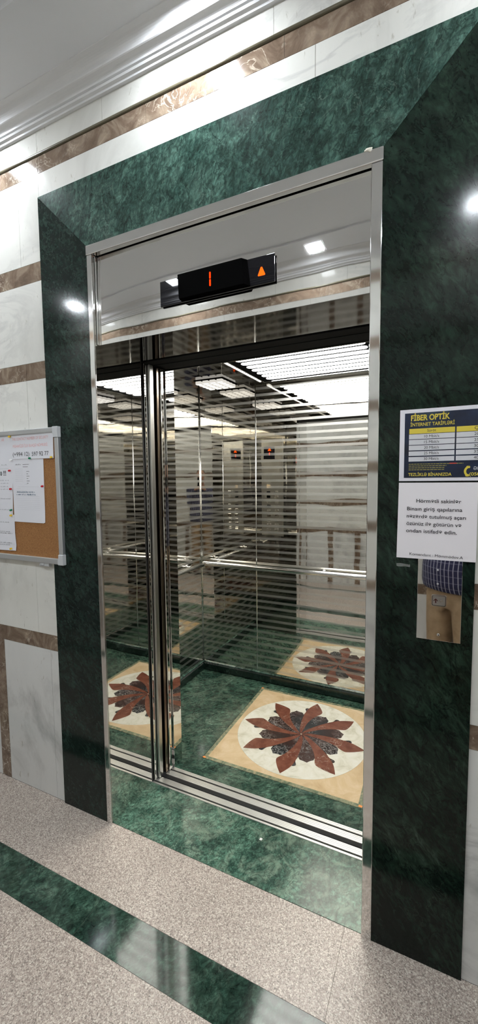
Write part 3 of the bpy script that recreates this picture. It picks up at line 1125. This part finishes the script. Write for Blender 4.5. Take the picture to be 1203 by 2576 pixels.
yb = -.0155
t = sheet('notice_sheet', 'white notice with red heading and exclamation marks at the upper edge of the cork board', 'notice', [(-.72, 1.381), (-.522, 1.382), (-.507, 1.60), (-.503, 1.764), (-.72, 1.764)], yb - .0004, (-.62, yb, 1.381))
bm = bmesh.new()
add_text(bm, 'AR', -.5765, -.5560, 1.7375, .0125, yb - .0009)
ob('red_lettering', bm, M['pale_red_ink'], t, label='faded red heading')
bm = bmesh.new()
add_text(bm, 'ə !!!', -.598, -.555, 1.5745, .022, yb - .0009, .02)
ob('heading', bm, M['ink'], t, label='bold black heading')
bm = bmesh.new()
for x1, z, n in ((-.5477, 1.6245, 9), (-.534, 1.5504, 13), (-.5462, 1.5363, 12), (-.548, 1.5205, 12), (-.5506, 1.5079, 12), (-.5349, 1.4624, 14), (-.55, 1.4092, 12)):
    add_scribble(bm, -.71, x1, z - .002, .006, yb - .0009, n * 2, n)
add_rule(bm, -.71, -.534, 1.606, .0008, yb - .0009)
ob('body_lettering', bm, M['grey_ink'], t, label='grey body text too small to read')
t = sheet('notice_sheet', 'white notice curling at the lower left of the cork board under the exclamation notice', 'notice', [(-.72, 1.208), (-.512, 1.212), (-.507, 1.24), (-.512, 1.30), (-.510, 1.386), (-.72, 1.388)], yb - .0014, (-.62, yb, 1.208))
bm = bmesh.new()
for x1, z, n in ((-.5505, 1.3487, 12), (-.5477, 1.3025, 12), (-.5311, 1.2946, 14), (-.5413, 1.2478, 13), (-.5529, 1.2384, 12)):
    add_scribble(bm, -.71, x1, z - .002, .0055, yb - .0019, n * 2, n + 5)
ob('body_lettering', bm, M['ink'], t)
t = sheet('contact_sheet', 'white sheet with a security telephone number at the top corner of the cork board', 'notice', [(-.509, 1.650), (-.229, 1.647), (-.226, 1.7635), (-.503, 1.762)], yb - .0018, (-.37, yb, 1.65))
bm = bmesh.new()
add_text(bm, 'THE CONTACT NUMBER OF SECURITY', -.4976, -.2553, 1.736, .0125, yb - .0023)
add_text(bm, 'MÜHAFİZƏ İLƏ ƏLAQƏ NÖMRƏSİ:', -.4939, -.2613, 1.703, .0125, yb - .0023)
ob('red_lettering', bm, M['pale_red_ink'], t, label='faded red heading')
bm = bmesh.new()
add_text(bm, '(+994 12)', -.4976, -.385, 1.6625, .0185, yb - .0023)
add_text(bm, '597 92 77', -.3671, -.2587, 1.6610, .0185, yb - .0023)
ob('telephone_number', bm, M['ink'], t, label='black telephone number')
t = sheet('form_sheet', 'white typed form with a table and two handwritten lines on the cork board', 'notice', [(-.512, 1.354), (-.312, 1.352), (-.302, 1.356), (-.300, 1.40), (-.296, 1.646), (-.509, 1.650)], yb - .0008, (-.4, yb, 1.352))
yy = yb - .0013
bm = bmesh.new()
add_scribble(bm, -.4883, -.4486, 1.6215, .007, yy, 5, 2)
for k in range(8):
    z = 1.6228 - k * .011
    add_rule(bm, -.4344 if k < 2 else -.4113, -.3919 if k % 2 == 0 else -.4, z - .0105 * (k > 1), .0016, yy)
ob('table_lettering', bm, M['ink'], t)
bm = bmesh.new()
for k in range(7):
    add_rule(bm, -.49, -.436, 1.6030 - k * .0096, .0009, yy)
add_rule(bm, -.4774, -.3315, 1.5197, .0008, yy)
add_rule(bm, -.485, -.455, 1.511, .0008, yy)
add_rule(bm, -.4877, -.42, 1.502, .0008, yy)
add_scribble(bm, -.428, -.408, 1.530, .004, yy, 4, 8)
for k in range(8):
    add_rule(bm, -.4893, -.331, 1.4742 - k * .0089, .0006, yy)
ob('ruled_line', bm, M['pale_ink'], t)
bm = bmesh.new()
add_scribble(bm, -.4877, -.3629, 1.4925, .0075, yy, 22, 4)
add_scribble(bm, -.4893, -.3538, 1.4805, .0075, yy, 24, 9)
ob('handwriting', bm, M['blue_ink'], t, label='two lines of blue-green handwriting')


def pin(x, z, colour, label, d=(1, -.15)):
    t = thing('push_pin', label, 'push pin', (x, yb, z), 'push pins on the cork board')
    a = Vector((x, yb - .0022, z))
    dr = Vector((d[0] * .55, -1., d[1] * .5)).normalized()
    bm = bmesh.new()
    for s0, s1, r0, r1 in ((.0, .0022, .0045, .0045), (.0022, .0085, .0026, .0026), (.0085, .012, .0048, .0044)):
        tube(bm, a + dr * s0, a + dr * s1, r0, 12, r1)
    ob('head', bm, M['pin_' + colour], t, smooth=False)
    bm = bmesh.new()
    tube(bm, a, a - dr * .006, .0006, 6)
    ob('needle', bm, M['steel'], t)


pin(-.512, 1.756, 'yellow', 'yellow push pin at the top where the red-headed notice meets the telephone sheet')
pin(-.380, 1.651, 'green', 'green push pin under the telephone number, over the form')
pin(-.240, 1.6515, 'yellow', 'yellow push pin in the lower outer corner of the telephone sheet')
pin(-.511, 1.6465, 'white', 'white push pin at the upper corner of the form')
pin(-.524, 1.597, 'red', 'red push pin at the edge of the exclamation notice, level with its heading')
pin(-.523, 1.510, 'red', 'red push pin lower on the edge of the exclamation notice, amid its text')
pin(-.306, 1.5225, 'red', 'red push pin in the outer edge of the form, against bare cork')
pin(-.528, 1.409, 'green', 'green push pin near the foot of the exclamation notice')
pin(-.530, 1.3835, 'yellow', 'yellow push pin at the top edge of the lowest notice')
pin(-.543, 1.2215, 'yellow', 'yellow push pin at the bottom edge of the lowest notice')

# scraps
bm = bmesh.new()
prism_z(bm, [(.661, .1975), (.671, .1965), (.6735, .2065), (.6635, .2085)], .0006, .0016)
ob('paper_scrap', bm, plain('white_scrap', (.8, .8, .78), .6), label='tiny white paper scrap on the green stone threshold', cat='scrap')
for (x, y, lb_) in ((.174, .563, 'small orange tape mark on the front medallion corner near the open door leaf'), (1.022, .567, 'small orange tape mark on the front medallion corner by the right jamb'), (.176, 1.415, 'small orange tape mark on the rear corner of the medallion by the skirting')):
    bm = bmesh.new()
    prism_z(bm, [(x - .009, y - .005), (x + .008, y - .007), (x + .010, y + .005), (x - .006, y + .007)], .0015, .002)
    ob('tape_mark', bm, M['orange'], label=lb_, cat='tape')
# ------------------------------------------------------------------ the person mirrored in the call plate
HX, HY = 1.425, -1.53
FV, RV = Vector((-.574, .819, 0)), Vector((.819, .574, 0))


def PW(f, r, z):
    return Vector((HX, HY, 0)) + FV * f + RV * r + Vector((0, 0, z))


def ring_loft(bm, rings, n=28):
    """Closed body through rings (f, r, z, half depth, half width)."""
    rows = []
    for f, r, z, d, w in rings:
        rows.append([bm.verts.new(PW(f + d * math.cos(2 * PI * i / n), r + w * math.sin(2 * PI * i / n), z)) for i in range(n)])
    for a, b in zip(rows[:-1], rows[1:]):
        for i in range(n):
            bm.faces.new((a[i], a[(i + 1) % n], b[(i + 1) % n], b[i]))
    bm.faces.new(rows[0][::-1])
    bm.faces.new(rows[-1])


def limb(bm, pts, n=14):
    """Tapered limb through (point, radius) with round ends and joints."""
    for (p, r), (q, s) in zip(pts[:-1], pts[1:]):
        tube(bm, p, q, r, n, s)
    for p, r in pts:
        blob(bm, p, (r, r, r))


def blob(bm, c, rad, ax=None):
    ax = ax or (Vector((1, 0, 0)), Vector((0, 1, 0)), Vector((0, 0, 1)))
    g_ = bmesh.ops.create_uvsphere(bm, u_segments=20, v_segments=14, radius=1.)
    for v in g_['verts']:
        q = v.co.copy()
        v.co = Vector(c) + ax[0] * (q.x * rad[0]) + ax[1] * (q.y * rad[1]) + ax[2] * (q.z * rad[2])


def merge(name, bm, mat, parent, voxel, smooth_n=6, **kw):
    """One continuous surface out of the overlapping shapes."""
    bmesh.ops.recalc_face_normals(bm, faces=bm.faces)
    me = bpy.data.meshes.new(name)
    bm.to_mesh(me)
    bm.free()
    t_ = bpy.data.objects.new('raw', me)
    COL.objects.link(t_)
    r_ = t_.modifiers.new('r', 'REMESH')
    r_.mode = 'VOXEL'
    r_.voxel_size = voxel
    s_ = t_.modifiers.new('s', 'SMOOTH')
    s_.iterations = smooth_n
    s_.factor = .5
    dg = bpy.context.evaluated_depsgraph_get()
    out = bpy.data.meshes.new_from_object(t_.evaluated_get(dg))
    bpy.data.objects.remove(t_)
    out.materials.clear()
    return ob(name, out, mat, parent, smooth=True, **kw)


PC = Vector((1.3251, -1.3502, 1.545))          # the phone's lens
PF = Vector((-.4321, .8984, -.0781))
PR = Vector((.9013, .4329, -.0093)).normalized()
PR = (PR - PF * PR.dot(PF)).normalized()
PU = PR.cross(PF)


def PH(r, u, b):
    return PC + PR * r + PU * u + PF * b


person = thing('person', 'person in navy checked shirt and khaki trousers holding a phone, mirrored in the call plate', 'person', (HX, HY, 0))
UP = Vector((0, 0, 1))
hd = (RV, FV, UP)
bm = bmesh.new()
HC = PW(.03, 0, 1.625)
blob(bm, HC, (.074, .092, .115), hd)
blob(bm, HC + UP * -.062 + FV * .022, (.055, .062, .058), hd)
limb(bm, [(HC + FV * .092 + UP * .012, .010), (HC + FV * .106 + UP * -.024, .0145)])
for s in (-1, 1):
    blob(bm, HC + RV * (s * .013) + FV * .094 + UP * -.027, (.009, .011, .008), hd)
    blob(bm, HC + RV * (s * .077) + UP * -.008, (.010, .021, .033), hd)
    blob(bm, HC + RV * (s * .031) + FV * .074 + UP * .028, (.022, .013, .008), hd)
    blob(bm, HC + RV * (s * .031) + FV * .070 + UP * .0045, (.018, .0125, .005), hd)
blob(bm, HC + FV * .083 + UP * -.058, (.025, .010, .0055), hd)
blob(bm, HC + FV * .080 + UP * -.068, (.021, .010, .006), hd)
limb(bm, [(PW(.0, 0, 1.40), .062), (PW(.018, 0, 1.56), .055)])
ring_loft(bm, [(0, 0, .86, .09, .15), (0, 0, 1.0, .095, .14), (0, 0, 1.25, .095, .15), (0, 0, 1.40, .07, .15), (0, 0, 1.44, .04, .06)])
arms = {}
for s in (-1, 1):
    sh = PW(-.005, s * .165, 1.385)
    wr = PH(.015 + s * .078, -.165, -.05)
    mid = (sh + wr) / 2
    el = mid + Vector((0, 0, -.235)) + RV * (s * .055) - FV * .01
    arms[s] = (sh, el, wr)
    limb(bm, [(sh, .045), (el, .036), (wr, .026)])
    c = .015
    hand = PH(c + s * .058, -.118, -.034)
    limb(bm, [(wr, .026), (PH(c + s * .066, -.14, -.042), .027), (hand, .024), (PH(c + s * .055, -.092, -.028), .020)])
    for k in range(4):
        u = -.082 - .0185 * k
        ln = (.034, .042, .040, .028)[k]
        limb(bm, [(PH(c + s * .058, u - .004, -.026), .0095), (PH(c + s * .054, u, -.004), .0088), (PH(c + s * (.047 - ln * .4), u + .001, .0035), .0082), (PH(c + s * (.047 - ln), u, .002), .0072)], 10)
    limb(bm, [(PH(c + s * .055, -.112, -.042), .012), (PH(c + s * .036, -.085, -.034), .0100), (PH(c + s * .018, -.068, -.0255), .0085)], 10)
    leg = [(PW(0, s * .085, .90), .078), (PW(.012, s * .09, .50), .052), (PW(-.02, s * .095, .10), .038)]
    limb(bm, leg)
    limb(bm, [(PW(-.035, s * .097, .05), .034), (PW(.11, s * .11, .035), .028)])
ob_body = merge('body', bm, M['skin'], person, .0055, 4)
for s in (-1, 1):
    bm = bmesh.new()
    blob(bm, HC + RV * (s * .031) + FV * .0715 + UP * .012, (.0125, .0125, .0095), hd)
    e_ = ob('eye', bm, plain('eye_white', (.7, .68, .65), .2), person, smooth=True)
    bm = bmesh.new()
    blob(bm, HC + RV * (s * .031) + FV * .0832 + UP * .0110, (.0058, .002, .0058), hd)
    ob('iris', bm, plain('dark_iris', (.03, .015, .008), .2), e_, smooth=True)
bm = bmesh.new()
g_ = bmesh.ops.create_uvsphere(bm, u_segments=40, v_segments=28, radius=1.)
for v in list(bm.verts):
    q = v.co.copy()
    if q.z < .30 + .55 * q.y and not (q.z > .62):
        bm.verts.remove(v)
        continue
    k = 1 + .02 * math.sin(21 * q.x) * math.cos(17 * q.y)
    v.co = HC + RV * (q.x * .082 * k) + FV * (q.y * .1 * k - .004) + UP * (q.z * .126 * k)
hair = ob('hair', bm, M['hair'], person, smooth=True, label='short dark hair')
hair.modifiers.new('thickness', 'SOLIDIFY').thickness = .006
# shirt
bm = bmesh.new()
ring_loft(bm, [(.012, 0, .855, .135, .195), (.022, 0, .90, .142, .196), (.03, 0, 1.0, .145, .188), (.022, 0, 1.12, .135, .180), (.008, 0, 1.26, .122, .185),
               (0, 0, 1.37, .105, .185), (-.005, 0, 1.425, .08, .135), (0, 0, 1.462, .066, .07)])
for s in (-1, 1):
    sh, el, wr = arms[s]
    limb(bm, [(sh, .066), (el, .054), (el + (wr - el) * .86, .041)])
shirt = merge('shirt', bm, M['shirt'], person, .009, 5, label='navy shirt with thin white checks')
for k in range(7):
    z = .91 + k * .085
    f_ = .026 + .145 if z < 1.05 else .02 + .134 - (z - 1.05) * .12
    bm = bmesh.new()
    c_ = PW(f_ + .002, .0, z)
    tube(bm, c_ - FV * .003, c_ + FV * .002, .0058, 14)
    ob('shirt_button', bm, plain('pale_button', (.6, .6, .62), .3), shirt)
# trousers
bm = bmesh.new()
ring_loft(bm, [(0, 0, .74, .105, .155), (.002, 0, .84, .122, .178), (.008, 0, .93, .122, .175), (.008, 0, 1.0, .118, .165)])
for s in (-1, 1):
    ring_loft(bm, [(-.02, s * .098, .075, .062, .058), (-.01, s * .097, .25, .068, .062), (.008, s * .095, .48, .076, .07), (.005, s * .09, .66, .096, .083), (0, s * .085, .82, .108, .09)], 20)
for zf, s, r_ in ((.735, 1, .006), (.715, -1, .006)):
    limb(bm, [(PW(.085, s * .03, zf + .02), .02), (PW(.07, s * .12, zf - .01), .016)])
merge('trousers', bm, M['khaki'], person, .009, 5, label='khaki trousers')
for s in (-1, 1):
    bm = bmesh.new()
    limb(bm, [(PW(-.05, s * .097, .05), .044), (PW(.04, s * .104, .048), .045), (PW(.135, s * .114, .036), .036)])
    bx(bm, *(lambda a: (a.x - .01, a.x + .01, a.y - .01, a.y + .01, .004, .03))(PW(0, s * .1, 0)))
    sho = merge('shoe', bm, M['shoe'], person, .007, 5, label='brown leather shoe')
    for v in sho.data.vertices:
        v.co.z = max(v.co.z, .001)

ph = thing('smartphone', 'dark smartphone held up at eye level in both hands of the person', 'phone', tuple(PH(.015, -.055, -.0125)))
bm = bmesh.new()
pts = rounded(-.0365, .0365, -.0785, .0785, .009, 5)
A = [bm.verts.new(PH(.015 + x, -.055 + z, -.0085)) for x, z in pts]
B = [bm.verts.new(PH(.015 + x, -.055 + z, -.0165)) for x, z in pts]
bm.faces.new(A)
bm.faces.new(B[::-1])
for i in range(len(pts)):
    k = (i + 1) % len(pts)
    bm.faces.new((A[i], B[i], B[k], A[k]))
ob('case', bm, M['matt_black'], ph, bevel=.001)
bm = bmesh.new()
pts = rounded(-.034, .034, -.076, .076, .007, 5)
bm.faces.new([bm.verts.new(PH(.015 + x, -.055 + z, -.0169)) for x, z in pts])
ob('screen', bm, M['gloss_black'], ph)
for u in (0., -.022, -.044):
    bm = bmesh.new()
    tube(bm, PH(0, u, -.0088), PH(0, u, -.0072), .0062, 18)
    ob('lens', bm, M['gloss_black'], ph)

# ------------------------------------------------------------------ light, camera, render look
w = bpy.data.worlds.new('world')
w.use_nodes = True
w.node_tree.nodes['Background'].inputs[0].default_value = (.5, .5, .5, 1)
w.node_tree.nodes['Background'].inputs[1].default_value = .02
S.world = w

cam = bpy.data.cameras.new('camera')
co = bpy.data.objects.new('camera', cam)
COL.objects.link(co)
yaw, pitch, roll = -.4483, -.0782, -.0103
fwd = Vector((math.sin(yaw) * math.cos(pitch), math.cos(yaw) * math.cos(pitch), math.sin(pitch)))
r0 = Vector((math.cos(yaw), -math.sin(yaw), 0))
u0 = r0.cross(fwd)
rt = r0 * math.cos(roll) + u0 * math.sin(roll)
up = -r0 * math.sin(roll) + u0 * math.cos(roll)
co.matrix_world = Matrix(((rt.x, up.x, -fwd.x, 1.3251), (rt.y, up.y, -fwd.y, -1.3502), (rt.z, up.z, -fwd.z, 1.545), (0, 0, 0, 1)))
cam.sensor_fit = 'VERTICAL'
cam.sensor_height = 36.
cam.lens = 1052.7 / 2576 * 36.
cam.clip_start = .004
S.camera = co

S.view_settings.view_transform = 'Standard'
S.view_settings.look = 'None'
S.view_settings.gamma = 1
S.view_settings.use_curve_mapping = False
S.view_settings.exposure = .85
c = S.cycles
c.max_bounces = 14
c.glossy_bounces = 12
c.diffuse_bounces = 4
c.transmission_bounces = 6
c.sample_clamp_indirect = 4.
c.blur_glossy = .3
c.use_denoising = True
